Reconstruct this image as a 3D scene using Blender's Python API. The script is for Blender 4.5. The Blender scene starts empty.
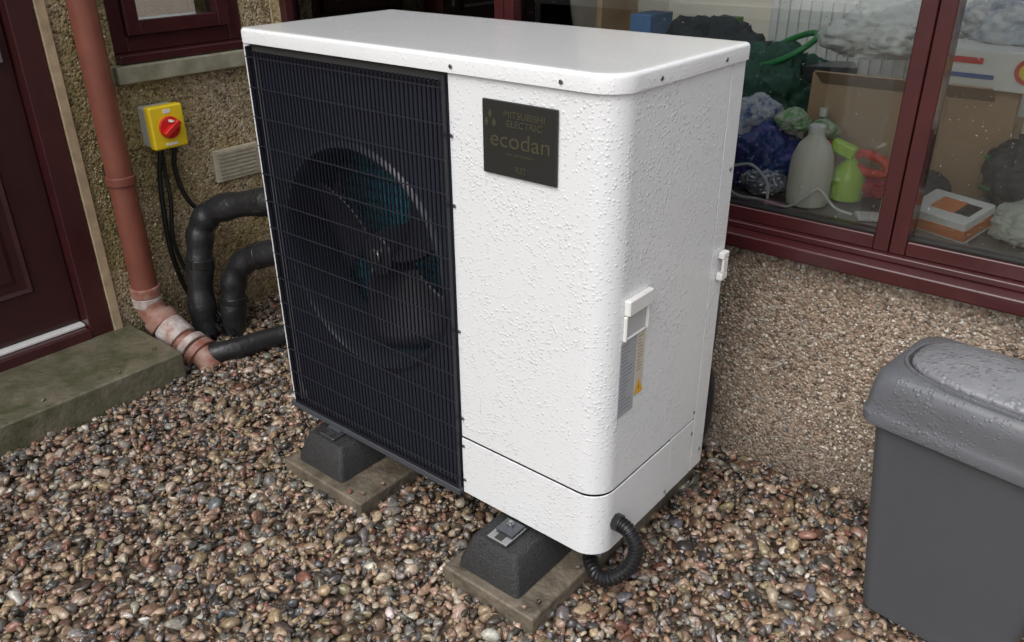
import bpy, bmesh, math, random
import numpy as np
from mathutils import Vector, Matrix, noise as mnoise
random.seed(4); rng=np.random.default_rng(7)
sc=bpy.context.scene
pi=math.pi
# ---------------------------------------------------------------- helpers
def mat(name,col,rough=.5,metal=0,var=None,bump=None,spec=.5,col2=None,coat=0,trans=0):
    m=bpy.data.materials.new(name); m.use_nodes=True
    nt=m.node_tree; b=nt.nodes["Principled BSDF"]
    b.inputs["Base Color"].default_value=(*col,1); b.inputs["Roughness"].default_value=rough
    b.inputs["Metallic"].default_value=metal; b.inputs["Specular IOR Level"].default_value=spec
    b.inputs["Coat Weight"].default_value=coat; b.inputs["Transmission Weight"].default_value=trans
    tc=nt.nodes.new("ShaderNodeTexCoord")
    if var:
        n=nt.nodes.new("ShaderNodeTexNoise"); n.inputs["Scale"].default_value=var[0]; n.inputs["Detail"].default_value=6
        n.inputs["Roughness"].default_value=.65
        nt.links.new(tc.outputs["Object"],n.inputs["Vector"])
        r=nt.nodes.new("ShaderNodeMapRange"); r.inputs[1].default_value=.35; r.inputs[2].default_value=.68
        r.inputs[3].default_value=0; r.inputs[4].default_value=var[1]
        nt.links.new(n.outputs["Fac"],r.inputs[0])
        x=nt.nodes.new("ShaderNodeMix"); x.data_type='RGBA'
        x.inputs[6].default_value=(*col,1); x.inputs[7].default_value=(*(col2 or [c*.5 for c in col]),1)
        nt.links.new(r.outputs[0],x.inputs[0]); nt.links.new(x.outputs[2],b.inputs["Base Color"])
    if bump:
        n=nt.nodes.new("ShaderNodeTexNoise"); n.inputs["Scale"].default_value=bump[0]; n.inputs["Detail"].default_value=5
        nt.links.new(tc.outputs["Object"],n.inputs["Vector"])
        u=nt.nodes.new("ShaderNodeBump"); u.inputs["Strength"].default_value=bump[1]; u.inputs["Distance"].default_value=bump[2]
        nt.links.new(n.outputs["Fac"],u.inputs["Height"]); nt.links.new(u.outputs[0],b.inputs["Normal"])
    return m
def empty(name):
    o=bpy.data.objects.new(name,None); sc.collection.objects.link(o); o.empty_display_size=.1; return o
def add(name,vs,fs,m,parent=None,smooth=False,bevel=0,M=None,recalc=True,segs=2):
    me=bpy.data.meshes.new(name)
    if M is not None: vs=[M@Vector(v) for v in vs]
    me.from_pydata([tuple(v) for v in vs],[],fs)
    if recalc:
        bm=bmesh.new(); bm.from_mesh(me); bmesh.ops.recalc_face_normals(bm,faces=bm.faces); bm.to_mesh(me); bm.free()
    o=bpy.data.objects.new(name,me); sc.collection.objects.link(o)
    if m: me.materials.append(m)
    if smooth: 
        me.shade_smooth()
        try: me.set_sharp_from_angle(angle=math.radians(42))
        except Exception: pass
    if bevel:
        b=o.modifiers.new("bevel",'BEVEL'); b.width=bevel; b.segments=segs; b.limit_method='ANGLE'; b.angle_limit=math.radians(50)
        me.shade_smooth()
        b.harden_normals=True
    if parent: o.parent=parent
    return o
BF=[(0,1,3,2),(4,6,7,5),(0,4,5,1),(2,3,7,6),(0,2,6,4),(1,5,7,3)]
def box(name,a,b,m,parent=None,bevel=.003,M=None):
    vs=[(x,y,z) for x in(a[0],b[0]) for y in(a[1],b[1]) for z in(a[2],b[2])]
    return add(name,vs,BF,m,parent,bevel=bevel,M=M)
def cbox(name,c,s,m,parent=None,rz=0,rx=0,ry=0,bevel=.003):
    M=Matrix.Translation(c)@Matrix.Rotation(rz,4,'Z')@Matrix.Rotation(rx,4,'X')@Matrix.Rotation(ry,4,'Y')
    return box(name,[-k/2 for k in s],[k/2 for k in s],m,parent,bevel,M)
def boxes(name,L,m,parent=None,M=None):
    vs=[];fs=[]
    for a,b in L:
        k=len(vs); vs+=[(x,y,z) for x in(a[0],b[0]) for y in(a[1],b[1]) for z in(a[2],b[2])]
        fs+=[tuple(i+k for i in f) for f in BF]
    return add(name,vs,fs,m,parent,M=M)
def loft(name,rings,m,parent=None,cap=True,smooth=True,M=None,bevel=0):
    n=len(rings[0]); vs=[p for r in rings for p in r]; fs=[]
    for i in range(len(rings)-1):
        for j in range(n):
            k=(j+1)%n; fs.append((i*n+j,i*n+k,(i+1)*n+k,(i+1)*n+j))
    if cap: fs.append(tuple(range(n))); fs.append(tuple((len(rings)-1)*n+j for j in range(n)))
    return add(name,vs,fs,m,parent,smooth=smooth,M=M,bevel=bevel)
def rrect(hx,hy,r,z,n=6,cx=0,cy=0):
    o=[]
    for sx,sy,a0 in((1,1,0),(-1,1,90),(-1,-1,180),(1,-1,270)):
        for i in range(n+1):
            a=math.radians(a0+90*i/n); o.append((cx+sx*(hx-r)+r*math.cos(a),cy+sy*(hy-r)+r*math.sin(a),z))
    return o
def frame_at(d):
    d=d.normalized(); a=Vector((0,0,1)) if abs(d.z)<.9 else Vector((1,0,0)); u=d.cross(a).normalized(); return u,d.cross(u)
def cyl(name,p0,p1,r,m,parent=None,r1=None,n=24,bevel=0):
    p0=Vector(p0);p1=Vector(p1);u,v=frame_at(p1-p0); r1=r if r1 is None else r1
    R=[[p+(u*math.cos(2*pi*i/n)+v*math.sin(2*pi*i/n))*q for i in range(n)] for p,q in((p0,r),(p1,r1))]
    return loft(name,R,m,parent,bevel=bevel)
def tube(name,pts,r,m,parent=None,n=16,k=8,rib=None):
    P=[Vector(p) for p in pts]; Q=[]
    if len(P)==2: Q=[P[0].lerp(P[1],i/k) for i in range(k+1)]
    else:
        E=[P[0]*2-P[1]]+P+[P[-1]*2-P[-2]]
        for i in range(1,len(E)-2):
            a,b,c,d=E[i-1:i+3]
            for s in range(k):
                t=s/k; Q.append(.5*((2*b)+(c-a)*t+(2*a-5*b+4*c-d)*t*t+(3*b-a-3*c+d)*t**3))
        Q.append(P[-1])
    rings=[]; u=None
    for i,q in enumerate(Q):
        d=(Q[min(i+1,len(Q)-1)]-Q[max(i-1,0)]).normalized()
        if u is None: u,_=frame_at(d)
        u=(u-d*u.dot(d)).normalized(); v=d.cross(u)
        rr=r if rib is None else rib(i,len(Q),r)
        rings.append([q+(u*math.cos(2*pi*j/n)+v*math.sin(2*pi*j/n))*rr for j in range(n)])
    o=loft(name,rings,m,parent); 
    o.data.shade_smooth(); return o
def lathe(name,prof,c,m,parent=None,n=32,sx=1,sy=1,M=None):
    R=[[(c[0]+sx*r*math.cos(2*pi*i/n),c[1]+sy*r*math.sin(2*pi*i/n),c[2]+z) for i in range(n)] for r,z in prof]
    return loft(name,R,m,parent,M=M)
def blob(name,c,s,m,parent=None,amp=.25,fr=1.4,seed=0,sub=5,rz=0,crease=True):
    """crumpled fabric / bag: ridged folds plus a flattened base"""
    bm=bmesh.new(); bmesh.ops.create_icosphere(bm,subdivisions=sub,radius=1)
    for v in bm.verts:
        p=v.co.normalized(); q=p*fr+Vector((seed*7.3,seed*3.1,seed))
        d=mnoise.noise(q)*1.1
        w=q+Vector((mnoise.noise(q*1.7),mnoise.noise(q*1.9+Vector((5,0,0))),0))*.8
        d+=.55*(1-2*abs(mnoise.noise(Vector((w.x*2.6,w.y*2.6,w.z*1.1)))))-.25
        d+=.30*(1-2*abs(mnoise.noise(Vector((w.x*2,w.y*5.5,w.z*4.5)))))
        k=p*(1+amp*d); k.z=max(k.z,-.75); v.co=k
    me=bpy.data.meshes.new(name); bm.to_mesh(me); bm.free(); me.materials.append(m); me.shade_smooth()
    M=Matrix.Translation(c)@Matrix.Rotation(rz,4,'Z')@Matrix.Diagonal((*s,1)); me.transform(M)
    o=bpy.data.objects.new(name,me); sc.collection.objects.link(o)
    if parent:o.parent=parent
    return o
def ramp(nt,stops):
    r=nt.nodes.new("ShaderNodeValToRGB"); cr=r.color_ramp
    while len(cr.elements)<len(stops): cr.elements.new(.5)
    for e,(p,c) in zip(cr.elements,stops): e.position=p; e.color=(*c,1)
    return r
# ---------------------------------------------------------------- materials
def droplets(m,scale=170,lo=.15,hi=.45,strength=.9,dist=.0012):
    nt=m.node_tree;b=nt.nodes["Principled BSDF"];g=nt.nodes.new("ShaderNodeNewGeometry")
    v=nt.nodes.new("ShaderNodeTexVoronoi"); v.inputs["Scale"].default_value=scale
    nt.links.new(g.outputs["Position"],v.inputs["Vector"])
    n=nt.nodes.new("ShaderNodeTexNoise"); n.inputs["Scale"].default_value=7; n.inputs["Detail"].default_value=3
    nt.links.new(g.outputs["Position"],n.inputs["Vector"])
    r0=nt.nodes.new("ShaderNodeMapRange"); r0.inputs[1].default_value=.35;r0.inputs[2].default_value=.7;r0.inputs[3].default_value=lo;r0.inputs[4].default_value=hi
    nt.links.new(n.outputs["Fac"],r0.inputs[0])
    s=nt.nodes.new("ShaderNodeSeparateColor"); nt.links.new(v.outputs["Color"],s.inputs[0])
    k=nt.nodes.new("ShaderNodeMath"); k.operation='MULTIPLY'; nt.links.new(r0.outputs[0],k.inputs[0]); nt.links.new(s.outputs[0],k.inputs[1])
    d=nt.nodes.new("ShaderNodeMath"); d.operation='SUBTRACT'; nt.links.new(k.outputs[0],d.inputs[0]); nt.links.new(v.outputs["Distance"],d.inputs[1])
    c=nt.nodes.new("ShaderNodeMath"); c.operation='MAXIMUM'; nt.links.new(d.outputs[0],c.inputs[0]); c.inputs[1].default_value=0
    u=nt.nodes.new("ShaderNodeBump"); u.inputs["Strength"].default_value=strength; u.inputs["Distance"].default_value=dist
    nt.links.new(c.outputs[0],u.inputs["Height"]); nt.links.new(u.outputs[0],b.inputs["Normal"])
    return m
WHITE=droplets(mat("white_paint",(.77,.785,.80),.28,coat=.3),165,.5,.95,.9,.0022)
LIDW=droplets(mat("white_paint_wet",(.80,.81,.82),.2,coat=.6,var=(5,.3),col2=(.70,.71,.73)),190,.4,.9,.8,.0014)
BLACK=mat("black_grille",(.012,.013,.020),.35)
SHROUD=mat("fan_shroud",(.028,.032,.050),.45)
INRING=mat("shroud_ring",(.035,.04,.058),.35)
FANM=mat("fan_blade",(.026,.028,.038),.38)
CORE=mat("dark_gap",(.03,.03,.03),.8)
DGREY=mat("base_rail_grey",(.06,.065,.075),.45)
RUBBER=mat("granular_rubber",(.014,.014,.015),.6,bump=(260,.8,.004),var=(180,.8),col2=(.05,.05,.05))
ALU=mat("aluminium",(.45,.46,.47),.35,metal=1,var=(60,.4))
CONC=mat("wet_concrete",(.19,.16,.12),.45,var=(16,1),col2=(.075,.062,.046),bump=(60,.6,.008))
SILLC=mat("concrete_sill",(.33,.31,.23),.75,var=(12,.9),col2=(.15,.15,.09),bump=(90,.5,.004))
RED=droplets(mat("rosewood_upvc",(.062,.014,.015),.25,var=(9,.7),col2=(.04,.010,.011),coat=.3),260,.2,.6,.6,.001)
DOORR=mat("door_brown",(.045,.012,.012),.35,var=(6,.6),col2=(.025,.008,.008))
TERRA=mat("downpipe_paint",(.24,.078,.050),.42,var=(11,.6),col2=(.15,.048,.034),bump=(30,.15,.003))
TERRA2=mat("downpipe_flaked",(.25,.078,.05),.5,var=(20,.8),col2=(.42,.30,.25),bump=(30,.3,.003))
PALE=mat("downpipe_bare",(.58,.57,.55),.5,var=(26,.9),col2=(.30,.13,.09),bump=(30,.3,.003))
FOAM=mat("pipe_insulation",(.016,.016,.018),.34,bump=(50,.5,.006),var=(20,.5),col2=(.04,.04,.04))
CABLE=mat("black_cable",(.008,.008,.008),.4)
YEL=mat("yellow_plastic",(.80,.58,.02),.4)
REDP=mat("red_plastic",(.6,.02,.015),.35)
WPL=mat("white_plastic",(.75,.75,.73),.4)
BIN=mat("bin_grey",(.078,.081,.089),.42,bump=(300,.12,.001),var=(7,.5),col2=(.066,.068,.075))
BINL=droplets(mat("bin_lid_grey",(.105,.109,.12),.24,var=(18,.6),col2=(.13,.135,.15)),150,.4,1.0,1,.002)
FLAP=droplets(mat("bin_flap_sky_grey",(.21,.215,.23),.2,var=(25,.7),col2=(.15,.155,.17)),110,.5,1.2,1,.0035)  # flap colour lightened to carry the sky's reflection
def pebbledash(name,bright,stain):
    m=mat(name,(.3,.25,.2),.75,spec=.3); nt=m.node_tree; b=nt.nodes["Principled BSDF"]; L=nt.links.new
    g=nt.nodes.new("ShaderNodeNewGeometry")
    v=nt.nodes.new("ShaderNodeTexVoronoi"); v.inputs["Scale"].default_value=120; L(g.outputs["Position"],v.inputs["Vector"])
    s=nt.nodes.new("ShaderNodeSeparateColor"); L(v.outputs["Color"],s.inputs[0])
    st=[(0,(.17,.13,.10)),(.25,(.32,.26,.20)),(.5,(.42,.35,.27)),(.72,(.5,.44,.35)),(.86,(.36,.25,.19)),(1,(.6,.55,.48))]
    r=ramp(nt,[(p,tuple(k*bright for k in c)) for p,c in st]); L(s.outputs[0],r.inputs[0])
    n=nt.nodes.new("ShaderNodeTexNoise"); n.inputs["Scale"].default_value=2.8; n.inputs["Detail"].default_value=7; n.inputs["Roughness"].default_value=.6; L(g.outputs["Position"],n.inputs["Vector"])
    r2=ramp(nt,stain); L(n.outputs["Fac"],r2.inputs[0])
    x=nt.nodes.new("ShaderNodeMix"); x.data_type='RGBA'; x.blend_type='MULTIPLY'; x.inputs[0].default_value=1
    L(r.outputs[0],x.inputs[6]); L(r2.outputs[0],x.inputs[7]); 
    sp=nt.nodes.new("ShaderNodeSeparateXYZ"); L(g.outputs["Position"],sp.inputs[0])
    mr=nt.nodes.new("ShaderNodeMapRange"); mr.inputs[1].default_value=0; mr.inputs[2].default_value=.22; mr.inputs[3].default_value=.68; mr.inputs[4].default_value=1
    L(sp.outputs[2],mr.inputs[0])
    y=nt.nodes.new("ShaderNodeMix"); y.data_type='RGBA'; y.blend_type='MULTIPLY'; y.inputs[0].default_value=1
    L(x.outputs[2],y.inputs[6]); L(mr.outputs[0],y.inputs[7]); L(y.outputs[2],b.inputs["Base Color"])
    iv=nt.nodes.new("ShaderNodeMath"); iv.operation='SUBTRACT'; iv.inputs[0].default_value=1; L(v.outputs["Distance"],iv.inputs[1])
    u=nt.nodes.new("ShaderNodeBump"); u.inputs["Strength"].default_value=.8; u.inputs["Distance"].default_value=.007
    L(iv.outputs[0],u.inputs["Height"]); L(u.outputs[0],b.inputs["Normal"])
    return m
PD=pebbledash("pebbledash",1.05,[(.40,(1,.96,.94)),(.56,(.80,.75,.71)),(.72,(.62,.60,.54))])
PDS=pebbledash("pebbledash_mossy",1.1,[(.30,(.66,.64,.58)),(.42,(.98,.95,.82)),(.52,(.84,.80,.56)),(.62,(.62,.61,.34)),(.78,(.50,.48,.38))])
def chipmat(name,rough,spec):
    m=mat(name,(.3,.25,.2),rough,spec=spec); nt=m.node_tree; b=nt.nodes["Principled BSDF"]
    a=nt.nodes.new("ShaderNodeVertexColor"); a.layer_name="Col"
    n=nt.nodes.new("ShaderNodeTexNoise"); n.inputs["Scale"].default_value=140; n.inputs["Detail"].default_value=4
    g=nt.nodes.new("ShaderNodeNewGeometry"); nt.links.new(g.outputs["Position"],n.inputs["Vector"])
    mr=nt.nodes.new("ShaderNodeMapRange"); mr.inputs[1].default_value=.3; mr.inputs[2].default_value=.7; mr.inputs[3].default_value=.62; mr.inputs[4].default_value=1.3
    nt.links.new(n.outputs["Fac"],mr.inputs[0])
    x=nt.nodes.new("ShaderNodeMix"); x.data_type='RGBA'; x.blend_type='MULTIPLY'; x.inputs[0].default_value=1
    nt.links.new(a.outputs[0],x.inputs[6]); nt.links.new(mr.outputs[0],x.inputs[7]); nt.links.new(x.outputs[2],b.inputs["Base Color"])
    return m
GRAV=chipmat("wet_gravel",.17,.6); CHIP=chipmat("wall_chips",.65,.3)
def glass():
    m=bpy.data.materials.new("window_glass"); m.use_nodes=True; nt=m.node_tree; nt.nodes.clear()
    o=nt.nodes.new("ShaderNodeOutputMaterial"); x=nt.nodes.new("ShaderNodeMixShader"); t=nt.nodes.new("ShaderNodeBsdfTransparent")
    t.inputs[0].default_value=(.94,.96,.95,1)
    g=nt.nodes.new("ShaderNodeBsdfGlossy"); g.inputs["Roughness"].default_value=.01; f=nt.nodes.new("ShaderNodeFresnel"); f.inputs[0].default_value=1.7
    nt.links.new(f.outputs[0],x.inputs[0]); nt.links.new(t.outputs[0],x.inputs[1]); nt.links.new(g.outputs[0],x.inputs[2]); nt.links.new(x.outputs[0],o.inputs[0])
    return m
GLASS=glass()
INW=mat("interior_wall",(.6,.57,.5),.8); INF=mat("interior_floor",(.22,.16,.10),.5,var=(5,.5))
CARD=mat("cardboard",(.44,.30,.18),.8,var=(6,.4),col2=(.35,.235,.14))
# ---------------------------------------------------------------- pebble mesh builder
def pebbles(name,pos,size,cols,m,parent=None,sub=2,flat=(.45,.8),normal=None,variants=24):
    bm=bmesh.new(); bmesh.ops.create_icosphere(bm,subdivisions=sub,radius=1)
    bv=np.array([v.co[:] for v in bm.verts]); bf=np.array([[v.index for v in f.verts] for f in bm.faces]); bm.free()
    V=[]
    for k in range(variants):
        v=bv.copy()
        for _ in range(8):
            n=rng.normal(size=3); n/=np.linalg.norm(n); d=rng.uniform(.4,.82)
            pr=v@n; v-=np.outer(np.maximum(0,pr-d),n)
        v*=np.array([1.1,rng.uniform(.6,.98),rng.uniform(*flat)]); V.append(v)
    V=np.array(V); N=len(pos); idx=rng.integers(0,variants,N); P=V[idx]*size[:,None,None]
    if normal is None:
        tl=rng.normal(0,.4,(N,2)); a=rng.uniform(0,2*pi,N)
        cx,sx=np.cos(tl[:,0]),np.sin(tl[:,0]); x,y,z=P[...,0],P[...,1],P[...,2]
        y,z=y*cx[:,None]-z*sx[:,None],y*sx[:,None]+z*cx[:,None]
        cy,sy=np.cos(tl[:,1]),np.sin(tl[:,1]); x,z=x*cy[:,None]+z*sy[:,None],-x*sy[:,None]+z*cy[:,None]
        ca,sa=np.cos(a),np.sin(a); x,y=x*ca[:,None]-y*sa[:,None],x*sa[:,None]+y*ca[:,None]
        P=np.stack([x,y,z],-1)
    else:
        a=rng.uniform(0,2*pi,N); x,y,z=P[...,0],P[...,1],P[...,2]; ca,sa=np.cos(a),np.sin(a)
        x,y=x*ca[:,None]-y*sa[:,None],x*sa[:,None]+y*ca[:,None]
        P=np.stack([x,z,y],-1) if normal=='y' else np.stack([z,x,y],-1)
    P=P+pos[:,None,:]; nv=len(bv); nf=len(bf)
    F=(bf[None]+(np.arange(N)*nv)[:,None,None]).reshape(-1)
    if normal=='y': F=F.reshape(-1,3)[:,::-1].reshape(-1)
    me=bpy.data.meshes.new(name); me.vertices.add(N*nv); me.vertices.foreach_set("co",P.reshape(-1).astype(np.float32))
    me.loops.add(N*nf*3); me.loops.foreach_set("vertex_index",F.astype(np.int32))
    me.polygons.add(N*nf); me.polygons.foreach_set("loop_start",(np.arange(N*nf)*3).astype(np.int32))
    me.polygons.foreach_set("use_smooth",np.ones(N*nf,dtype=bool))
    me.update(calc_edges=True)
    ca=me.color_attributes.new("Col",'FLOAT_COLOR','POINT')
    c=np.ones((N,nv,4),dtype=np.float32); c[...,:3]=cols[:,None,:]; ca.data.foreach_set("color",c.reshape(-1))
    me.materials.append(m); o=bpy.data.objects.new(name,me); sc.collection.objects.link(o)
    if parent:o.parent=parent
    return o
# ---------------------------------------------------------------- ground + gravel
def groundmat():
    m=mat("ground_gravel",(.1,.08,.06),.7); nt=m.node_tree; b=nt.nodes["Principled BSDF"]; L=nt.links.new
    g=nt.nodes.new("ShaderNodeNewGeometry"); v=nt.nodes.new("ShaderNodeTexVoronoi"); v.inputs["Scale"].default_value=55; L(g.outputs["Position"],v.inputs["Vector"])
    s=nt.nodes.new("ShaderNodeSeparateColor"); L(v.outputs["Color"],s.inputs[0])
    r=ramp(nt,[(0,(.04,.03,.022)),(.4,(.11,.075,.05)),(.7,(.18,.12,.08)),(1,(.27,.22,.17))]); L(s.outputs[0],r.inputs[0]); L(r.outputs[0],b.inputs["Base Color"])
    iv=nt.nodes.new("ShaderNodeMath"); iv.operation='SUBTRACT'; iv.inputs[0].default_value=1; L(v.outputs["Distance"],iv.inputs[1])
    u=nt.nodes.new("ShaderNodeBump"); u.inputs["Distance"].default_value=.015; L(iv.outputs[0],u.inputs["Height"]); L(u.outputs[0],b.inputs["Normal"])
    return m
add("ground",[(-60,-60,0),(60,-60,0),(60,60,0),(-60,60,0)],[(0,1,2,3)],groundmat())
N=48000
xy=np.stack([rng.uniform(-1.95,1.5,N),rng.uniform(-1.25,.74,N)],1)
def inside(p,x0,x1,y0,y1): return (p[:,0]>x0)&(p[:,0]<x1)&(p[:,1]>y0)&(p[:,1]<y1)
bad=inside(xy,-.325,-.065,-.13,.55)|inside(xy,-.945,-.635,-.105,.55)|inside(xy,-1.95,-1.63,-1.3,-.005)|inside(xy,.47,.72,.39,.56)
far=((xy[:,0]>1.05)|(xy[:,1]<-1.0))&(rng.random(N)<.5)
xy=xy[~(bad|far)]; N=len(xy)
size=np.clip(rng.lognormal(math.log(.0102),.38,N),.0045,.026)
und=np.array([mnoise.noise(Vector((p[0]*3,p[1]*3,0))) for p in xy])*.008
z=rng.uniform(-.002,.016,N)+und+.004
# loose stones resting on the slabs and the step
lx=np.array([[-.085,-.09,.056],[-.31,-.06,.055],[-.315,.02,.056],[-.08,.05,.056],[-.10,-.118,.055],[-.66,-.08,.056],[-.65,-.02,.055],[-.69,-.095,.056],[-.07,.30,.054],[-.075,.42,.054],[-1.64,-.2,.112],[-1.70,-.05,.112],[-1.66,-.42,.111],[-.655,.10,.056]])
xyz=np.vstack([np.column_stack([xy,z]),lx]); size=np.concatenate([size,rng.uniform(.006,.010,len(lx))]); N=len(xyz)
pal=np.array([[.28,.19,.125],[.36,.255,.17],[.18,.11,.075],[.39,.295,.21],[.155,.14,.125],[.25,.225,.195],[.095,.075,.058],[.44,.37,.29],[.28,.155,.115],[.12,.12,.125],[.39,.275,.20],[.055,.050,.046],[.56,.52,.46],[.29,.22,.13],[.21,.10,.07]])
pr=np.array([14,13,12,10,11,11,9,7,6,6,7,8,2.2,8,4]); pr/=pr.sum()
cols=pal[rng.choice(len(pal),N,p=pr)]*rng.uniform(.6,1.15,(N,1))*rng.uniform(.94,1.06,(N,3))
pebbles("gravel",xyz,size,cols,GRAV)
# ---------------------------------------------------------------- house
H=empty("pebbledash_house")
XL=-1.95; YB=.74
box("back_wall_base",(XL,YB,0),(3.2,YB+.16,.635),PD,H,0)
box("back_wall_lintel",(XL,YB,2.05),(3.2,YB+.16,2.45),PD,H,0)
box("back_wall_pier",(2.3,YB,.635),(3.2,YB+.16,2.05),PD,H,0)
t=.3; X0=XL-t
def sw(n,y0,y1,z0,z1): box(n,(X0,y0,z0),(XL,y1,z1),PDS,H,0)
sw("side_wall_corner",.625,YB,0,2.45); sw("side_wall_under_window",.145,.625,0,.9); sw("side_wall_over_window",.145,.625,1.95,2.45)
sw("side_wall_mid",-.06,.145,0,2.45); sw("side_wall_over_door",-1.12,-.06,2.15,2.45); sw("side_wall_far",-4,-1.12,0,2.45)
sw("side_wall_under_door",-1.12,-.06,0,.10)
box("side_wall_behind",(X0,YB,0),(XL,4,2.45),INW,H,0)
SLATE=mat("slate",(.06,.06,.065),.6,var=(8,.6),bump=(20,.5,.02))
box("side_wing_roof",(X0-3,-4.1,2.45),(XL+.12,YB,2.55),SLATE,H,0)
cp=np.array([[.42,.33,.25],[.5,.42,.33],[.31,.22,.165],[.60,.54,.46],[.21,.16,.13],[.46,.32,.25],[.37,.34,.30],[.68,.63,.56]])
def chips(n,N,ax,a0,a1,z0,z1,off,dens,avoid=[],tint=(1,1,1)):
    u=rng.uniform(a0,a1,N); zz=rng.uniform(z0,z1,N); keep=np.ones(N,bool)
    for (b0,b1,c0,c1) in avoid: keep&=~((u>b0)&(u<b1)&(zz>c0)&(zz<c1))
    nn=np.array([mnoise.noise(Vector((p*3.3,q*3.3,4.4+off))) for p,q in zip(u,zz)])
    keep&=(nn<dens)
    u=u[keep];zz=zz[keep];nn=nn[keep];K=len(u)
    s=np.clip(rng.lognormal(math.log(.0040),.3,K),.002,.008)
    c=cp[rng.integers(0,len(cp),K)]*rng.uniform(.75,1.15,(K,1))*np.array(tint)
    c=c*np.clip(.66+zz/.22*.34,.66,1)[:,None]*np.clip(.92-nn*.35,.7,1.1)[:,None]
    if ax=='y': P=np.column_stack([u,np.full(K,off)-rng.uniform(0,.002,K),zz])
    else: P=np.column_stack([np.full(K,off)+rng.uniform(0,.002,K),u,zz])
    pebbles(n,P,s,c,CHIP,H,sub=1,flat=(.6,.9),normal=ax,variants=16)
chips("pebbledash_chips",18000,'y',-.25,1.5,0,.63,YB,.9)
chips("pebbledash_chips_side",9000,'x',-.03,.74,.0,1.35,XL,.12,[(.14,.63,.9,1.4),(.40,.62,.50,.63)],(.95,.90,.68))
def frame(n,x0,x1,z0,z1,y0,y1,w,parent,m=RED):
    box(n+"_left",(x0,y0,z0),(x0+w,y1,z1),m,parent,.004); box(n+"_right",(x1-w,y0,z0),(x1,y1,z1),m,parent,.004)
    box(n+"_bottom",(x0+w,y0+.002,z0),(x1-w,y1,z0+w),m,parent,.004); box(n+"_top",(x0+w,y0+.002,z1-w),(x1-w,y1,z1),m,parent,.004)
box("window_sill",(XL+.01,YB-.055,.632),(2.3,YB+.03,.668),RED,H,.006)
box("window_sill_upstand",(XL+.01,YB-.012,.668),(2.3,YB+.03,.684),RED,H,.004)
xs=[-1.90,-.865,.262,1.38,2.28]
for i in range(4):
    a,b=xs[i],xs[i+1]
    frame("window_frame_%d"%i,a+.001,b-.001,.684,2.048,YB+.004,YB+.07,.034,H)
    box("window_glass_%d"%i,(a+.03,YB+.035,.71),(b-.03,YB+.039,2.02),GLASS,H,0)
    boxes("window_gasket_%d"%i,[((a+.035,YB+.012,.7185),(b-.035,YB+.034,.7225))],CABLE,H)
box("window_jamb",(XL,YB+.004,.684),(-1.90,YB+.07,2.05),PDS,H,0)
def sframe(n,y0,y1,z0,z1,x0,x1,w,m=RED):
    box(n+"_left",(x0,y0,z0),(x1,y0+w,z1),m,H,.004); box(n+"_right",(x0,y1-w,z0),(x1,y1,z1),m,H,.004)
    box(n+"_bottom",(x0,y0+w,z0),(x1-.002,y1-w,z0+w),m,H,.004); box(n+"_top",(x0,y0+w,z1-w),(x1-.002,y1-w,z1),m,H,.004)
box("side_window_ledge",(XL-.1,.12,.9),(XL+.045,.665,.955),SILLC,H,.006)
box("side_window_board",(XL-.08,.145,.957),(XL+.03,.64,.985),RED,H,.005)
sframe("side_window_frame",.150,.622,.985,1.95,XL-.08,XL-.015,.05)
sframe("side_window_sash",.201,.571,1.036,1.9,XL-.07,XL+.002,.045)
box("side_window_glass",(XL-.04,.24,1.07),(XL-.036,.53,1.87),GLASS,H,0)
box("side_room_back",(X0-.9,-1.3,0),(X0-.85,YB,2.4),INW,H,0)
box("side_room_sill",(X0,.15,.9),(XL-.1,.62,.98),WPL,H,0)
V=empty("air_vent")
box("vent_plate",(XL+.001,.415,.51),(XL+.014,.60,.625),mat("vent_cream",(.55,.50,.39),.7,var=(20,.7),col2=(.38,.36,.26)),V,.003)
boxes("vent_louvres",[((XL+.0145,.43,.525+i*.014),(XL+.02,.585,.533+i*.014)) for i in range(7)],mat("vent_louvre",(.48,.43,.33),.7,var=(30,.7)),V)
box("door_frame_right",(XL-.09,-.135,.10),(XL+.004,-.062,2.15),RED,H,.004)
box("door_reveal",(XL+.002,-.06,.10),(XL+.012,-.03,2.15),mat("reveal_paint",(.5,.38,.24),.7,var=(15,.8)),H,.002)
box("door_frame_left",(XL-.09,-1.12,.10),(XL+.004,-1.05,2.15),RED,H,.004)
box("door_frame_top",(XL-.09,-1.05,2.08),(XL+.002,-.135,2.149),RED,H,.004)
box("door_threshold",(XL-.09,-1.05,.101),(XL+.012,-.136,.140),RED,H,.004)
box("door_threshold_strip",(XL-.06,-1.04,.141),(XL-.022,-.137,.150),WPL,H,.002)
box("door_leaf",(XL-.10,-1.048,.155),(XL-.05,-.137,2.078),DOORR,H,.004)
for i,(y0,y1,z0,z1) in enumerate([(-.52,-.25,.30,.82),(-.52,-.25,.98,1.85),(-.93,-.66,.30,.82),(-.93,-.66,.98,1.85)]):
    def ins(d,x): return [(x,y0+d,z0+d),(x,y1-d,z0+d),(x,y1-d,z1-d),(x,y0+d,z1-d)]
    loft("door_panel_%d"%i,[ins(0,XL-.0495),ins(.008,XL-.040),ins(.02,XL-.046),ins(.045,XL-.046),ins(.06,XL-.038)],DOORR,H,smooth=False)
box("door_handle",(XL-.05,-.19,1.0),(XL-.03,-.165,1.2),ALU,H,.004)
box("concrete_step",(XL,-1.6,-.05),(-1.615,0.0,.106),mat("mossy_concrete",(.19,.17,.125),.28,var=(9,1),col2=(.065,.072,.032),bump=(45,.6,.008)),None,.008)
I=H
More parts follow.
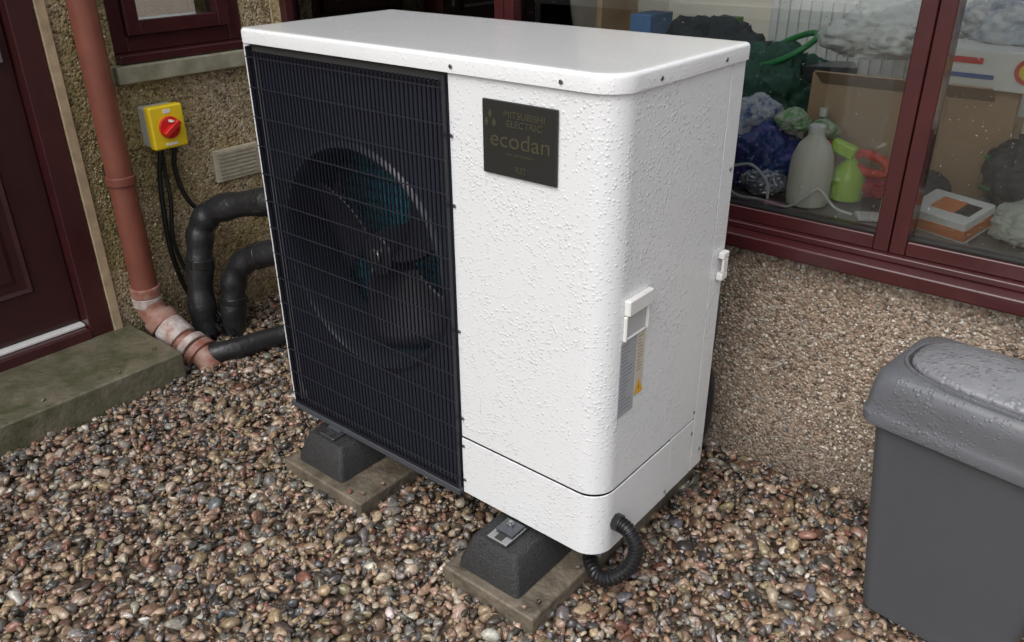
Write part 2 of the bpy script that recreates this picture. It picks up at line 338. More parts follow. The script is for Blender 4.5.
box("room_floor",(XL,YB+.16,-.02),(3.2,4,.08),INF,I,0); box("room_back_wall",(XL,3.6,.08),(3.2,3.7,2.4),INW,I,0); box("room_end_wall",(3.1,YB+.16,.08),(3.2,3.6,2.4),INW,I,0)
WORK=mat("inner_worktop",(.30,.26,.22),.5,var=(8,.6))
box("inner_windowsill",(XL,YB+.075,.660),(2.3,1.35,.700),WORK,I,.004)
box("inner_cupboard",(XL,YB+.161,.08),(2.3,1.33,.659),INW,I,0)
rg=bpy.data.materials.new("light_tint_sheet"); rg.use_nodes=True; nt=rg.node_tree; nt.nodes.clear()
o_=nt.nodes.new("ShaderNodeOutputMaterial"); t_=nt.nodes.new("ShaderNodeBsdfTransparent"); t_.inputs[0].default_value=(.78,.79,.80,1); nt.links.new(t_.outputs[0],o_.inputs[0])  # tint sets how much sky light gets through
box("added_clear_roof",(XL,YB+.165,2.452),(3.2,3.7,2.46),rg,I,0)  # unseen clear roof, added so sky light reaches the room
K=2600; dx=rng.uniform(-.8,1.3,K); dz=.73+(rng.random(K)**1.6)*.75; okk=np.abs(dx-.262)>.05; dx=dx[okk];dz=dz[okk];K=len(dx)
dm=bpy.data.materials.new("rain_drop"); dm.use_nodes=True; nt=dm.node_tree; nt.nodes.clear()
o_=nt.nodes.new("ShaderNodeOutputMaterial"); x_=nt.nodes.new("ShaderNodeMixShader"); x_.inputs[0].default_value=.5
t_=nt.nodes.new("ShaderNodeBsdfTransparent"); g_=nt.nodes.new("ShaderNodeBsdfGlossy"); g_.inputs["Roughness"].default_value=.08
nt.links.new(t_.outputs[0],x_.inputs[1]); nt.links.new(g_.outputs[0],x_.inputs[2]); nt.links.new(x_.outputs[0],o_.inputs[0])
pebbles("glass_raindrops",np.column_stack([dx,np.full(K,YB+.0352),dz]),rng.uniform(.0008,.0022,K),np.ones((K,3)),dm,H,sub=1,normal='y',variants=6)
# ---------------------------------------------------------------- downpipe
D=empty("downpipe"); px,py=-1.885,.048
cyl("pipe_upper",(px,py,.50),(px,py,2.4),.040,TERRA,D,n=28)
cyl("pipe_lower",(px,py,.20),(px,py,.50),.042,TERRA,D,n=28)
cyl("collar",(px,py,.605),(px,py,.635),.046,TERRA,D,n=28,bevel=.004); cyl("collar_b",(px,py,.215),(px,py,.25),.050,TERRA2,D,n=28,bevel=.004)
cyl("bare_band",(px,py,.180),(px,py,.214),.049,PALE,D,n=28,bevel=.003)
tube("shoe",[(px,py,.21),(px+.02,py+.005,.15),(px+.10,py+.02,.09),(px+.17,py+.035,.055)],.046,TERRA2,D,n=24)
def col2(a,b,r,nm,m=TERRA2): cyl(nm,a,b,r,m,D,n=28,bevel=.004)
col2((px+.035,py+.008,.142),(px+.065,py+.015,.115),.056,"socket_a"); col2((px+.072,py+.016,.112),(px+.135,py+.028,.075),.054,"socket_pale",PALE); col2((px+.160,py+.034,.064),(px+.185,py+.038,.052),.057,"socket_c",PALE); col2((px+.19,py+.04,.05),(px+.215,py+.045,.036),.059,"socket_b")
tube("outlet",[(px+.2,py+.04,.05),(px+.24,py+.05,.02),(px+.25,py+.05,-.05)],.045,TERRA2,D,n=24)
for zz in(1.15,2.1): cyl("clip",(XL,py,zz),(px,py,zz),.012,TERRA,D)
# ---------------------------------------------------------------- isolator
S=empty("isolator_switch"); y0,z0=.233,.757
box("back_box",(XL+.002,y0-.055,z0-.065),(XL+.05,y0+.055,z0+.065),mat("pale_grey_plastic",(.5,.5,.46),.5),S,.006)
box("cover",(XL+.0505,y0-.060,z0-.070),(XL+.085,y0+.060,z0+.070),YEL,S,.008)
cyl("knob_base",(XL+.084,y0,z0),(XL+.095,y0,z0),.036,REDP,S,bevel=.003)
cbox("knob_grip",(XL+.105,y0,z0),(.022,.066,.018),REDP,S,rx=math.radians(35),bevel=.004)
boxes("markings",[((XL+.0955,y0-.004,z0+.02),(XL+.1165,y0+.004,z0+.026)),((XL+.0845,y0-.012,z0+.046),(XL+.0865,y0+.012,z0+.058)),((XL+.0845,y0-.02,z0-.058),(XL+.0865,y0+.02,z0-.05))],WPL,S)
cyl("gland",(XL+.045,y0-.025,z0-.09),(XL+.045,y0-.025,z0-.066),.011,CABLE,S); cyl("gland_b",(XL+.045,y0+.025,z0-.09),(XL+.045,y0+.025,z0-.066),.011,CABLE,S)
tube("cable_a",[(XL+.045,y0-.025,z0-.08),(XL+.03,y0-.035,.60),(XL+.025,.19,.50),(XL+.025,.185,.33),(XL+.03,.21,.17),(XL+.08,.24,.09),(XL+.2,.22,.05)],.0085,CABLE,S)
tube("cable_c",[(XL+.045,y0-.02,z0-.08),(XL+.03,y0-.015,.60),(XL+.035,.215,.50),(XL+.03,.20,.36),(XL+.045,.225,.22),(XL+.16,.26,.07),(XL+.25,.24,.04)],.007,CABLE,S)
tube("cable_b",[(XL+.045,y0+.025,z0-.08),(XL+.03,.255,.60),(XL+.03,.275,.50),(XL+.05,.32,.44),(XL+.12,.42,.43),(XL+.3,.50,.46),(-1.2,.55,.5)],.0085,CABLE,S)
# ---------------------------------------------------------------- insulated pipes
Pp=empty("insulated_pipes")
tube("pipe_flow",[(-1.05,.56,.585),(-1.35,.49,.56),(-1.62,.38,.515),(-1.78,.315,.475),(-1.84,.275,.42),(-1.845,.25,.33),(-1.84,.22,.18),(-1.82,.20,.03)],.046,FOAM,Pp,n=20,rib=lambda i,n,r:r*(1+.07*math.sin(i*.9)))
tube("pipe_return",[(-1.05,.54,.42),(-1.35,.46,.38),(-1.60,.39,.335),(-1.72,.35,.29),(-1.77,.32,.22),(-1.775,.30,.12),(-1.77,.28,.0)],.044,FOAM,Pp,n=20,rib=lambda i,n,r:r*(1+.07*math.sin(i*.8)))
tube("pipe_ground",[(-1.72,.06,.0),(-1.66,.10,.035),(-1.60,.17,.05),(-1.52,.38,.055),(-1.3,.52,.06),(-1.05,.60,.06)],.036,FOAM,Pp,n=20)
TAPE=mat("glossy_tape",(.02,.02,.02),.15)
for i,(a,b,r) in enumerate([((-1.843,.243,.30),(-1.842,.238,.265),.050),((-1.775,.305,.15),(-1.774,.303,.125),.048),((-1.60,.388,.517),(-1.64,.373,.510),.050),((-1.66,.372,.318),(-1.69,.36,.305),.048)]): cyl("tape_%d"%i,a,b,r,TAPE,Pp,bevel=.004)
R2=empty("rear_pipework")
tube("rear_pipe_a",[(-.10,.46,.60),(-.06,.51,.585),(-.055,.53,.53),(-.06,.53,.4),(-.09,.54,.15),(-.1,.54,-.02)],.026,FOAM,R2,n=18)
tube("rear_pipe_b",[(-.12,.46,.40),(-.05,.50,.385),(-.035,.52,.33),(-.04,.52,.20),(-.10,.53,.05)],.022,FOAM,R2,n=18)
# ---------------------------------------------------------------- heat pump
HP=empty("heat_pump"); zb=.15; zt=1.15; W=1.02; DP=.466
def shell(n,path,z0,z1,m=WHITE,th=.004,bevel=.0015):
    P=[Vector((p[0],p[1])) for p in path]; inn=[]
    for i in range(len(P)):
        d=(P[min(i+1,len(P)-1)]-P[max(i-1,0)]).normalized(); inn.append(P[i]+Vector((-d.y,d.x))*th)
    ring=[(p.x,p.y) for p in P]+[(p.x,p.y) for p in reversed(inn)]
    return loft(n,[[(x,y,z0) for x,y in ring],[(x,y,z1) for x,y in ring]],m,HP,bevel=bevel)
rc=.055
arc=[(-rc+rc*math.sin(a),rc-rc*math.cos(a)) for a in [math.radians(90*i/14) for i in range(15)]]
shell("service_panel",[(-.377,0)]+arc+[(0,.398)],.310,1.119)
arc2=[(-rc+(rc+.0015)*math.sin(a),rc-(rc+.0015)*math.cos(a)) for a in [math.radians(90*i/14) for i in range(15)]]
shell("lower_panel",[(-.377,-.0015)]+arc2+[(.0015,.284)],.152,.305)
shell("lower_side_panel",[(0,.289),(0,.398)],.152,.305)
shell("rear_side_panel",[(-.0005,.402),(-.0005,.458),(-.008,.466),(-.05,.466)],.152,1.119)
box("cabinet_core",(-.374,.065,.155),(-.006,.455,1.118),CORE,HP,0); box("cabinet_core_front",(-.374,.006,.155),(-.065,.064,1.118),CORE,HP,0)
box("left_side_panel",(-W,-.004,.152),(-W+.022,DP,1.119),WHITE,HP,.006)
box("top_rail",(-W+.023,.002,1.095),(-.379,.05,1.118),CORE,HP,0)
box("back_panel",(-W+.023,DP-.03,.152),(-.051,DP-.002,1.118),BLACK,HP,0)
lx0,lx1,ly0,ly1=-W-.005,.005,-.008,DP+.004
def lidring(ins,z):
    x0,x1,y0,y1=lx0+ins,lx1-ins,ly0+ins,ly1-ins; o=[]
    for cx,cy,r,a0 in((x1,y1,.015,0),(x0,y1,.015,90),(x0,y0,.02,180),(x1,y0,rc+.005,270)):
        r=max(r-ins,.002); ccx=cx-r if a0 in(0,270) else cx+r; ccy=cy-r if a0 in(0,90) else cy+r
        for i in range(11):
            a=math.radians(a0+9*i); o.append((ccx+r*math.cos(a),ccy+r*math.sin(a),z))
    return o
loft("top_lid",[lidring(.004,1.118),lidring(0,1.118),lidring(0,1.142),lidring(.001,1.1455),lidring(.003,1.148),lidring(.0065,1.1497),lidring(.010,1.15),lidring(.03,1.15)],LIDW,HP)
# grille
gx0,gx1,gz0,gz1=-.997,-.381,.168,1.112
L=[]
nb=50
for i in range(nb):
    x=gx0+.008+(gx1-gx0-.016)*i/(nb-1); L.append(((x-.0012,-.012,gz0+.004),(x+.0012,-.008,gz1-.014)))
    L.append(((x-.0012,-.012,gz1-.014),(x+.0012,.0,gz1-.011)))
boxes("grille_bars",L,BLACK,HP)
boxes("grille_cross_wires",[((gx0,-.0152,gz0+.03+i*.0685),(gx1,-.0125,gz0+.0324+i*.0685)) for i in range(14)],mat("grille_wire",(.02,.022,.03),.3),HP)
boxes("grille_frame",[((gx0,-.013,gz0-.004),(gx0+.005,.0,gz1)),((gx1-.004,-.013,gz0-.004),(gx1,.0,gz1)),((gx0+.0055,-.0128,gz0-.004),(gx1-.0045,.0,gz0+.003))],BLACK,HP)
box("base_rail",(-W+.001,-.014,.146),(-.379,.02,.1635),DGREY,HP,.003)
box("base_pan",(-W+.004,.021,.146),(-.004,DP-.004,.1515),DGREY,HP,0)
fc=(-.689,.655); fr=.266; ns=72
def rectpt(a):
    dx,dz=math.cos(a),math.sin(a); k=1e9
    if dx>0:k=min(k,(gx1-fc[0])/dx)
    if dx<0:k=min(k,(gx0-fc[0])/dx)
    if dz>0:k=min(k,(gz1-fc[1])/dz)
    if dz<0:k=min(k,(gz0-fc[1])/dz)
    return (fc[0]+dx*k,.016,fc[1]+dz*k)
A=[2*pi*i/ns for i in range(ns)]
def circ(r,y): return [(fc[0]+r*math.cos(a),y,fc[1]+r*math.sin(a)) for a in A]
loft("fan_shroud",[[rectpt(a) for a in A],circ(fr+.012,.016)],SHROUD,HP,cap=False)
loft("fan_ring",[circ(fr+.012,.0165),circ(fr+.006,.008),circ(fr,.006),circ(fr-.004,.012),circ(fr-.008,.03),circ(fr-.008,.10),circ(fr+.01,.16)],INRING,HP,cap=False)
COIL=mat("coil_fins",(.10,.42,.55),.4,metal=.2)
boxes("coil_fins",[((-.99+i*.0085,.22,.17),(-.987+i*.0085,.25,1.1)) for i in range(71)],COIL,HP)
boxes("coil_tubes",[((-.99,.216,.2+i*.03),(-.385,.2195,.206+i*.03)) for i in range(30)],mat("coil_tube",(.04,.14,.18),.4),HP)
cyl("fan_hub",(fc[0],.06,fc[1]),(fc[0],.15,fc[1]),.05,FANM,HP,r1=.055,bevel=.006); cyl("hub_cap",(fc[0],.05,fc[1]),(fc[0],.06,fc[1]),.018,ALU,HP,bevel=.003); cyl("fan_motor",(fc[0],.151,fc[1]),(fc[0],.21,fc[1]),.05,CORE,HP)
for b in range(3):
    vs=[];fs=[];nr,na=9,14
    for i in range(nr):
        r=.045+(fr-.02-.045)*i/(nr-1)
        for j in range(na):
            s=j/(na-1)-.5; a=b*2*pi/3+.55+s*math.radians(68)+.45*(i/(nr-1)); y=.105+s*.09+.02*math.cos(s*3)
            vs.append((fc[0]+r*math.cos(a),y,fc[1]+r*math.sin(a)))
    for i in range(nr-1):
        for j in range(na-1): fs.append((i*na+j,i*na+j+1,(i+1)*na+j+1,(i+1)*na+j))
    o=add("fan_blade_%d"%(b+1),vs,fs,FANM,HP,smooth=True); sm=o.modifiers.new("s",'SOLIDIFY'); sm.thickness=.004
SCR=mat("screw_steel",(.35,.35,.36),.3,metal=1)
def screw(i,p,d):
    p=Vector(p); d=Vector(d); cyl("screw_%d"%i,p,p+d*.0025,.0042,SCR,HP,n=14,bevel=.0008)
k=0
for x in(-.36,-.11): k+=1; screw(k,(x,ly0,1.13),(0,-1,0))
for zz in(1.0,.86,.58,.36): k+=1; screw(k,(-.371,-.001,zz),(0,-1,0))
for p in[(-.371,-.0015,.19),(-.371,-.0015,.285)]: k+=1; screw(k,p,(0,-1,0))
for p in[(lx1,.12,1.13),(lx1,.36,1.13),(.0,.39,.33),(.0,.39,.27),(.0015,.275,.17),(.0,.44,.2),(.0,.44,.9)]: k+=1; screw(k,p,(1,0,0))
PL=mat("nameplate_dark",(.024,.024,.023),.35,bump=(200,.3,.001)); GOLD=mat("plate_letter",(.085,.08,.05),.4,metal=.3)
box("nameplate",(-.288,-.006,.946),(-.118,-.0005,1.082),PL,HP,.002)
def text(n,s,loc,size,m,rot=(pi/2,0,0),sx=1):
    c=bpy.data.curves.new(n,'FONT'); c.body=s; c.size=size; c.extrude=.0004; c.align_x='CENTER'; c.materials.append(m)
    o=bpy.data.objects.new(n,c); sc.collection.objects.link(o); o.location=loc; o.rotation_euler=rot; o.scale=(sx,1,1); o.parent=HP
text("plate_lettering","ecodan",(-.200,-.0066,1.000),.042,GOLD,sx=1.15)
text("plate_lettering_small","MITSUBISHI",(-.190,-.0066,1.054),.017,GOLD,sx=1.1); text("plate_lettering_small2","ELECTRIC",(-.190,-.0066,1.038),.017,GOLD,sx=1.1)
text("plate_lettering_small3","heat pump system",(-.198,-.0066,.986),.009,GOLD); text("plate_lettering_small4","R32",(-.198,-.0066,.957),.016,GOLD)
for i,(dx,dz) in enumerate([(0,.010),(-.009,-.005),(.009,-.005)]):
    cx,cz=-.268+dx,1.047+dz; add("plate_mark_%d"%i,[(cx,-.0068,cz+.009),(cx+.005,-.0068,cz),(cx,-.0068,cz-.009),(cx-.005,-.0068,cz)],[(0,1,2,3)],GOLD,HP)
LAB=mat("silver_label",(.40,.42,.45),.35,var=(150,.5),col2=(.33,.34,.36)); LAB2=mat("cream_label",(.58,.54,.46),.5); INK=mat("label_ink",(.22,.22,.24),.6); WRN=mat("warning_yellow",(.80,.42,.02),.5)
hy0,hy1,hz0,hz1=.050,.135,.655,.742
boxes("handle_frame",[((.0,hy0,hz1-.032),(.014,hy1,hz1)),((.0,hy0,hz0),(.008,hy0+.007,hz1-.033)),((.0,hy1-.007,hz0),(.008,hy1,hz1-.033)),((.0,hy0+.0075,hz0),(.006,hy1-.0075,hz0+.005))],WPL,HP).modifiers.new("b",'BEVEL').width=.003
box("handle_recess",(-.002,hy0+.008,hz0+.006),(.0022,hy1-.008,hz1-.033),mat("recess_shade_grey",(.5,.5,.5),.5),HP,0)  # flat panel greyed in place of shade under the handle lip
box("rating_label",(-.001,.046,.485),(.0016,.102,.652),LAB,HP,0)
boxes("label_text",[((.0014,.050,.643-i*.0085),(.0020,.050+random.uniform(.018,.044),.6450-i*.0085)) for i in range(18)],INK,HP)
box("caution_label",(-.001,.105,.510),(.0016,.134,.652),LAB2,HP,0)
boxes("caution_text",[((.0014,.108,.642-i*.0075),(.0020,.108+random.uniform(.010,.02),.6440-i*.0075)) for i in range(11)],mat("ink_brown",(.35,.27,.18),.6),HP)
add("warning_triangle",[(.0026,.104,.514),(.0026,.135,.514),(.0026,.1195,.548)],[(0,1,2)],WRN,HP)
add("warning_bolt",[(.003,.118,.5225),(.003,.121,.5225),(.003,.1195,.537)],[(0,1,2)],CORE,HP)
box("side_grip",(.001,.425,.655),(.016,.452,.672),WPL,HP,.003); box("side_grip_b",(.001,.425,.705),(.016,.452,.720),WPL,HP,.003); box("side_grip_c",(.010,.428,.6725),(.016,.449,.7045),WPL,HP,.002)
GLD=mat("black_conduit",(.012,.012,.013),.3)
cyl("conduit_gland",(.0,.062,.222),(.018,.062,.222),.019,GLD,HP,n=8,bevel=.002)
tube("conduit",[(.010,.062,.222),(.040,.058,.216),(.062,.052,.185),(.058,.035,.145),(.028,.015,.112),(-.015,.02,.098),(-.07,.08,.10),(-.12,.2,.12)],.0155,GLD,HP,n=18,k=20,rib=lambda i,n,r:r*(1+(.12 if i%4<2 else -.06)))
def foot(name,x0,x1,y0,y1):
    F=empty(name); cx=(x0+x1)/2; h=(x1-x0)/2; yc=(y0+y1)/2; l=(y1-y0)/2
    R=[rrect(h,l,.012,.052,4,cx,yc),rrect(h-.004,l-.004,.012,.075,4,cx,yc),rrect(h-.022,l-.024,.012,.128,4,cx,yc),rrect(h-.030,l-.030,.012,.136,4,cx,yc)]
    loft("rubber_block",R,RUBBER,F)
    box("top_channel",(cx-.028,y0+.035,.1365),(cx+.028,y1-.035,.1455),ALU,F,.002)
    boxes("channel_slot",[((cx-.010,y0+.04,.1457),(cx+.010,y0+.060,.1462))],CORE,F)
    box("clamp_plate",(cx-.024,y0+.062,.1465),(cx+.024,y0+.105,.152),DGREY,F,.001)
    cyl("bolt",(cx,y0+.085,.152),(cx,y0+.085,.160),.008,ALU,F,n=6); cyl("bolt_shaft",(cx,y0+.085,.160),(cx,y0+.085,.166),.005,ALU,F,n=12)
    return F
foot("rubber_foot",-.300,-.125,-.112,.50); foot("rubber_foot",-.915,-.735,-.085,.50)
box("concrete_slab",(-.325,-.135,-.02),(-.065,.215,.050),CONC,None,.006); box("concrete_slab",(-.323,.219,-.02),(-.060,.56,.048),CONC,None,.006)
box("concrete_slab",(-.945,-.110,-.02),(-.635,.22,.050),CONC,None,.006); box("concrete_slab",(-.945,.224,-.02),(-.640,.56,.048),CONC,None,.006)
# ---------------------------------------------------------------- bin
B=empty("swing_top_bin"); Mb=Matrix.Translation((.592,.462,.012))@Matrix.Rotation(math.radians(-8),4,'Z')
loft("bin_body",[rrect(.132,.094,.02,0,6),rrect(.141,.101,.03,.006,6),rrect(.152,.106,.03,.10,6),rrect(.192,.116,.032,.455,6)],BIN,B,M=Mb)
loft("bin_rim",[rrect(.192,.116,.032,.4555,6),rrect(.202,.122,.034,.456,6),rrect(.204,.124,.034,.464,6),rrect(.192,.116,.034,.465,6)],BIN,B,M=Mb)
loft("bin_lid",[rrect(.206,.127,.036,.4655,8),rrect(.216,.134,.038,.4660,8),rrect(.218,.136,.04,.486,8),rrect(.215,.133,.04,.491,8),rrect(.214,.131,.042,.510,8),rrect(.212,.129,.045,.540,8),rrect(.207,.125,.048,.562,8),rrect(.198,.117,.05,.574,8),rrect(.182,.104,.05,.579,8)],BINL,B,M=Mb)
def sup(a,b,zz,cy=-.004): return [(a*abs(math.cos(q))**.7*(1 if math.cos(q)>0 else -1),cy+b*abs(math.sin(q))**.7*(1 if math.sin(q)>0 else -1),zz) for q in [2*pi*i/48 for i in range(48)]]
loft("flap_gap",[sup(.177,.1025,.5765),sup(.177,.1025,.5797)],CORE,B,M=Mb)
loft("flap_surround",[sup(.186,.109,.5700),sup(.187,.110,.578),sup(.184,.1075,.5835),sup(.179,.1035,.5835),sup(.1775,.102,.578)],BINL,B,cap=False,M=Mb)
fl=[]
for s,zz in[(1.0,.5802),(1.0,.585),(.985,.589),(.90,.594),(.7,.601),(.45,.606),(.2,.608),(.03,.6085)]: fl.append(sup(.172*s,.098*s,zz))
loft("swing_flap",fl,FLAP,B,M=Mb)
# ---------------------------------------------------------------- things behind the window
z0=.701
bt=empty("detergent_bottle"); OFFW=mat("hdpe_white",(.78,.75,.66),.4)
lathe("bottle_body",[(.030,0),(.050,.003),(.053,.02),(.053,.10),(.050,.125),(.038,.155),(.022,.172),(.019,.18)],(.0,.92,z0),OFFW,bt)
lathe("cap",[(.020,.1805),(.020,.20),(.017,.203)],(.0,.92,z0),WPL,bt)
ck=empty("cardboard_box"); cbox("carton",(.13,1.18,.843),(.50,.03,.285),CARD,ck,rz=.03); cbox("carton_base",(.13,1.27,.80),(.50,.14,.195),CARD,ck,rz=.03); cbox("flap",(.12,1.13,.98),(.42,.09,.004),CARD,ck,rz=.03,rx=-.5,bevel=0)
cbox("carton_seam",(.20,1.1635,.843),(.05,.002,.28),mat("parcel_tape",(.38,.27,.15),.25),ck,rz=.03,bevel=0)
PRN=mat("carton_print",(.10,.07,.05),.7)
SN=empty("snack_box"); cbox("box",(.31,1.22,1.035),(.30,.16,.09),WPL,SN,rz=-.05); cbox("box_top_print",(.25,1.1385,1.020),(.14,.002,.010),mat("print_blue",(.05,.12,.35),.5),SN,rz=-.05,bevel=0)
cbox("box_print_red",(.24,1.1385,1.055),(.10,.002,.014),REDP,SN,rz=-.05,bevel=0)
cyl("round_badge",(.39,1.1335,1.04),(.39,1.132,1.04),.03,mat("badge_red",(.6,.05,.03),.5),SN); cyl("round_badge_b",(.39,1.1315,1.04),(.39,1.1305,1.04),.02,mat("badge_yellow",(.8,.55,.05),.5),SN)
bb=(40,.35,.006)
PB=mat("purple_bag",(.15,.10,.38),.22,var=(30,1.8),col2=(.03,.07,.26),bump=bb); GB_=mat("green_bag",(.09,.36,.07),.3,var=(45,1.6),col2=(.50,.52,.44),bump=bb)
BLU=mat("blue_bag",(.05,.13,.38),.22,var=(34,2),col2=(.50,.53,.6),bump=bb)
blob("purple_shopping_bag",(-.17,1.00,.77),(.10,.08,.085),PB,seed=1,amp=.32)
blob("silver_packet",(-.12,.93,.735),(.06,.05,.035),mat("silver_foil",(.5,.52,.6),.2,metal=.7,bump=bb),seed=21)
blob("green_packet",(-.11,1.04,.875),(.05,.04,.028),GB_,seed=2)
blob("green_packet",(-.03,1.06,.86),(.035,.03,.025),GB_,seed=41)
blob("blue_packet",(-.30,1.03,.78),(.10,.08,.10),BLU,seed=5)
blob("blue_packet",(-.22,1.06,.88),(.06,.05,.045),BLU,seed=6)
WB=mat("white_plastic_bag",(.68,.69,.68),.35,bump=bb)
blob("white_plastic_bag",(-.01,1.42,1.06),(.16,.12,.075),WB,seed=3,rz=.5,amp=.35)
blob("padded_bag",(.33,1.36,1.12),(.14,.10,.07),mat("padded_blue",(.32,.38,.5),.35,var=(20,1.4),col2=(.65,.66,.68),bump=bb),seed=9)
def bottle(x,y,z,r,h,m,cap,name="plastic_bottle"):
    e=empty(name); lathe("body",[(r*.9,0),(r,.004),(r,h*.6),(r*.85,h*.72),(r*.35,h*.86),(r*.32,h*.9)],(x,y,z),m,e,n=20); lathe("cap",[(r*.38,h*.9+.0005),(r*.38,h),(r*.3,h+.002)],(x,y,z),cap,e,n=16)
    lathe("label",[(r+.0006,h*.15),(r+.0008,h*.152),(r+.0008,h*.5),(r+.0006,h*.502)],(x,y,z),random.choice([WPL,YEL,REDP]),e,n=20)
GRN=mat("green_plastic",(.04,.25,.08),.3); BLP=mat("blue_plastic",(.04,.12,.40),.3); DKP=mat("dark_plastic",(.04,.04,.05),.3)
bottle(-.06,1.12,z0,.028,.20,GRN,WPL); bottle(.20,.93,z0,.020,.10,BLP,WPL); bottle(.235,.99,z0,.024,.07,DKP,REDP)
bottle(.60,1.0,z0,.03,.2,WPL,BLP); bottle(-.42,1.0,z0,.03,.22,GRN,YEL)
cbox("paper_packet",(.17,.90,z0+.006),(.07,.05,.010),WPL,None,rz=.5,bevel=.002); cbox("paper_packet",(-.06,.85,z0+.004),(.05,.035,.006),mat("paper_pink",(.5,.2,.25),.6),None,rz=-.3,bevel=.002)
cbox("tin_box",(.24,1.08,z0+.03),(.10,.07,.05),mat("tin_blue",(.08,.15,.28),.4,var=(40,1),col2=(.4,.4,.38)),None,rz=.35)
cbox("paper_stack",(.43,1.07,z0+.02),(.18,.14,.035),mat("paper_grey",(.45,.44,.40),.7,var=(60,1),col2=(.25,.25,.25)),None,rz=-.2)
tube("hose_coil",[(.42+.07*math.cos(q*.7),1.12+.06*math.sin(q*.7),z0+.05+.004*q) for q in range(26)],.006,GRN,None,n=10,k=4)
sp=empty("garden_sprayer"); LIME=mat("lime_plastic",(.38,.62,.04),.3)
lathe("tank",[(.02,0),(.040,.004),(.042,.05),(.036,.08),(.015,.10),(.012,.115)],(.075,.985,z0+.01),LIME,sp)
cbox("head",(.055,.975,z0+.14),(.065,.028,.034),LIME,sp,ry=.3,bevel=.008); cyl("nozzle",(.025,.965,z0+.148),(-.01,.955,z0+.155),.008,REDP,sp)
tube("handle_loop",[(.07,.99,z0+.12),(.11,.98,z0+.135),(.16,.975,z0+.12),(.165,.975,z0+.095),(.12,.98,z0+.09),(.08,.985,z0+.10)],.011,mat("red_rubber",(.65,.06,.03),.35),sp)
blob("red_cloth",(.13,1.02,.745),(.05,.04,.03),mat("red_cloth",(.40,.03,.05),.7),seed=31)
tube("white_cable",[(-.20,.86,z0+.03),(-.16,.85,z0+.008),(-.10,.86,z0+.006),(-.02,.84,z0+.008),(.03,.85,z0+.05),(.05,.86,z0+.06),(.09,.87,z0+.02),(.13,.88,z0+.008)],.0035,WPL)
tube("white_cable",[(-.20,.90,z0+.07),(-.14,.88,z0+.085),(-.09,.87,z0+.05),(-.08,.86,z0+.01)],.0035,WPL)
ob=empty("product_box"); OR=mat("box_orange",(.65,.22,.07),.5)
cbox("box",(.335,.93,z0+.035),(.15,.11,.055),WPL,ob,rz=-.35,rx=.25); cbox("orange_panel",(.335,.93,z0+.030),(.152,.112,.026),OR,ob,rz=-.35,rx=.25,bevel=0)
cbox("top_print",(.33,.925,z0+.0635),(.06,.05,.003),OR,ob,rz=-.35,rx=.25,bevel=0); cbox("top_print_b",(.375,.91,z0+.0615),(.035,.05,.003),CORE,ob,rz=-.35,rx=.25,bevel=0)
DK=mat("dark_cloth",(.05,.055,.06),.8,bump=bb)
blob("dark_jacket",(.52,1.12,.80),(.15,.12,.12),DK,seed=11); blob("pale_cloth",(.50,.95,.745),(.08,.07,.05),mat("pale_cloth",(.48,.50,.44),.7,bump=bb),seed=12)
blob("dark_bag",(.22,1.05,.74),(.08,.07,.05),DK,seed=13)
blob("green_coat",(-.35,1.45,.87),(.15,.12,.13),mat("green_cloth",(.035,.10,.07),.7,bump=bb),seed=14,amp=.35)
blob("dark_coat",(-.62,1.6,.84),(.22,.16,.18),DK,seed=15,amp=.35)
cbox("tool_case",(-.20,1.5,.93),(.16,.12,.05),DKP,None,rz=.4); tube("garden_hose",[(-.30+.09*math.cos(q*.6),1.40+.05*math.sin(q*.6),1.0+.05*math.sin(q*.6+1)) for q in range(30)],.009,GRN,None,n=10,k=4)
cyl("paint_tin",(-.50,1.2,z0),(-.50,1.2,z0+.16),.07,ALU,None,bevel=.004)
rd=empty("radiator"); box("radiator_panel",(-.50,1.72,.35),(.35,1.76,1.14),WPL,rd,.006); boxes("radiator_ribs",[((-.485+i*.036,1.706,.38),(-.467+i*.036,1.7195,1.11)) for i in range(23)],WPL,rd)
sh=empty("shelf_unit"); 
for i,zz in enumerate((.3,.7,1.1)): box("shelf_%d"%i,(-1.8,2.6,zz),(.2,2.95,zz+.03),CARD,sh,0)
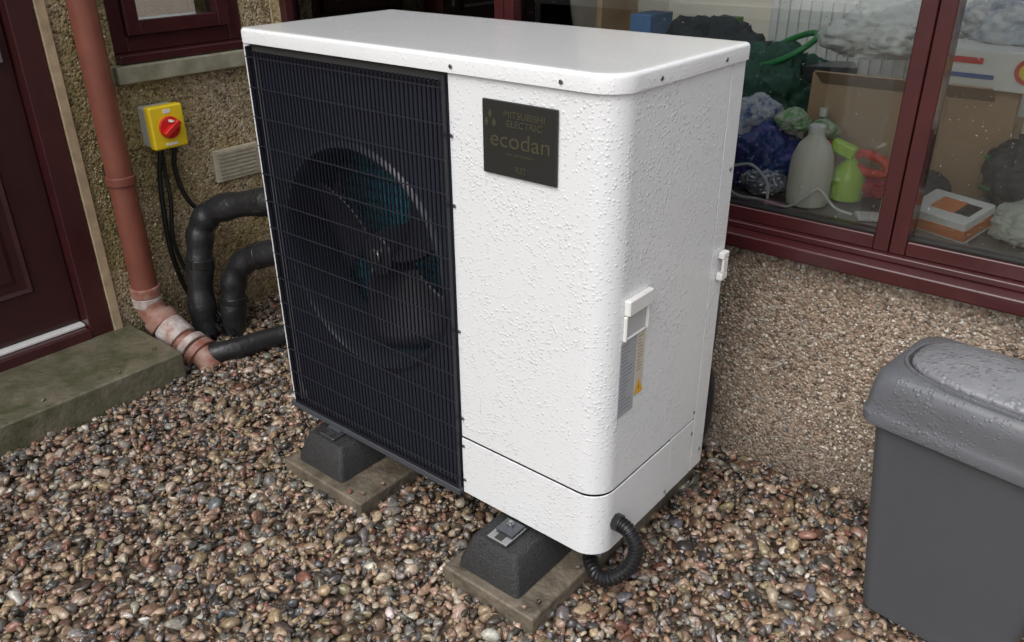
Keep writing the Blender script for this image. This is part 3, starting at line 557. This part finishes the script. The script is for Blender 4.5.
for i,x in enumerate((-1.8,-.8,.17)): box("post_%d"%i,(x,2.601,.08),(x+.03,2.949,1.6),CARD,sh,0)
cols_=[(.5,.3,.15),(.1,.2,.4),(.5,.5,.48),(.35,.06,.05),(.1,.3,.12),(.55,.45,.2)]
for i in range(14):
    x=-1.7+i*.13; zz=(.33,.73,1.13)[i%3]; cbox("storage_box" ,(x,2.76,zz+.09),(.12,.22,.18),mat("boxcol%d"%i,cols_[i%6],.6),None,rz=0)
# ---------------------------------------------------------------- light, world, camera
w=bpy.data.worlds.new("World"); sc.world=w; w.use_nodes=True; nt=w.node_tree; bg=nt.nodes["Background"]
sk=nt.nodes.new("ShaderNodeTexSky"); sk.sky_type='NISHITA'; sk.sun_disc=False
el=math.radians(52); az=math.radians(178)
sk.sun_elevation=el; sk.sun_rotation=az; sk.dust_density=4; sk.air_density=1.2
hs=nt.nodes.new("ShaderNodeHueSaturation"); hs.inputs["Saturation"].default_value=.28; hs.inputs["Value"].default_value=1.3
nt.links.new(sk.outputs[0],hs.inputs["Color"]); nt.links.new(hs.outputs[0],bg.inputs[0]); bg.inputs[1].default_value=.15
sd=bpy.data.lights.new("sun",'SUN'); sd.energy=1.0; sd.angle=math.radians(60); sd.color=(1,.99,.975)
so=bpy.data.objects.new("sun",sd); sc.collection.objects.link(so)
dirv=Vector((math.sin(az)*math.cos(el),math.cos(az)*math.cos(el),math.sin(el))); so.rotation_euler=dirv.to_track_quat('Z','Y').to_euler(); so.location=dirv*5
f=828.
Yc=Vector((762,418,-828)).normalized(); Xc=-Vector((-1112,403,-828)).normalized(); Zc=Xc.cross(Yc).normalized(); Xc=Yc.cross(Zc).normalized()
cam=bpy.data.cameras.new("camera"); co=bpy.data.objects.new("camera",cam); sc.collection.objects.link(co)
co.matrix_world=Matrix.Translation((.718,-1.141,1.386))@Matrix((Xc,Yc,Zc)).to_4x4()
cam.sensor_width=36; cam.lens=36*f/1024; cam.clip_start=.02; cam.clip_end=300; sc.camera=co
sc.view_settings.view_transform='Standard'; sc.view_settings.look='None'; sc.view_settings.exposure=0
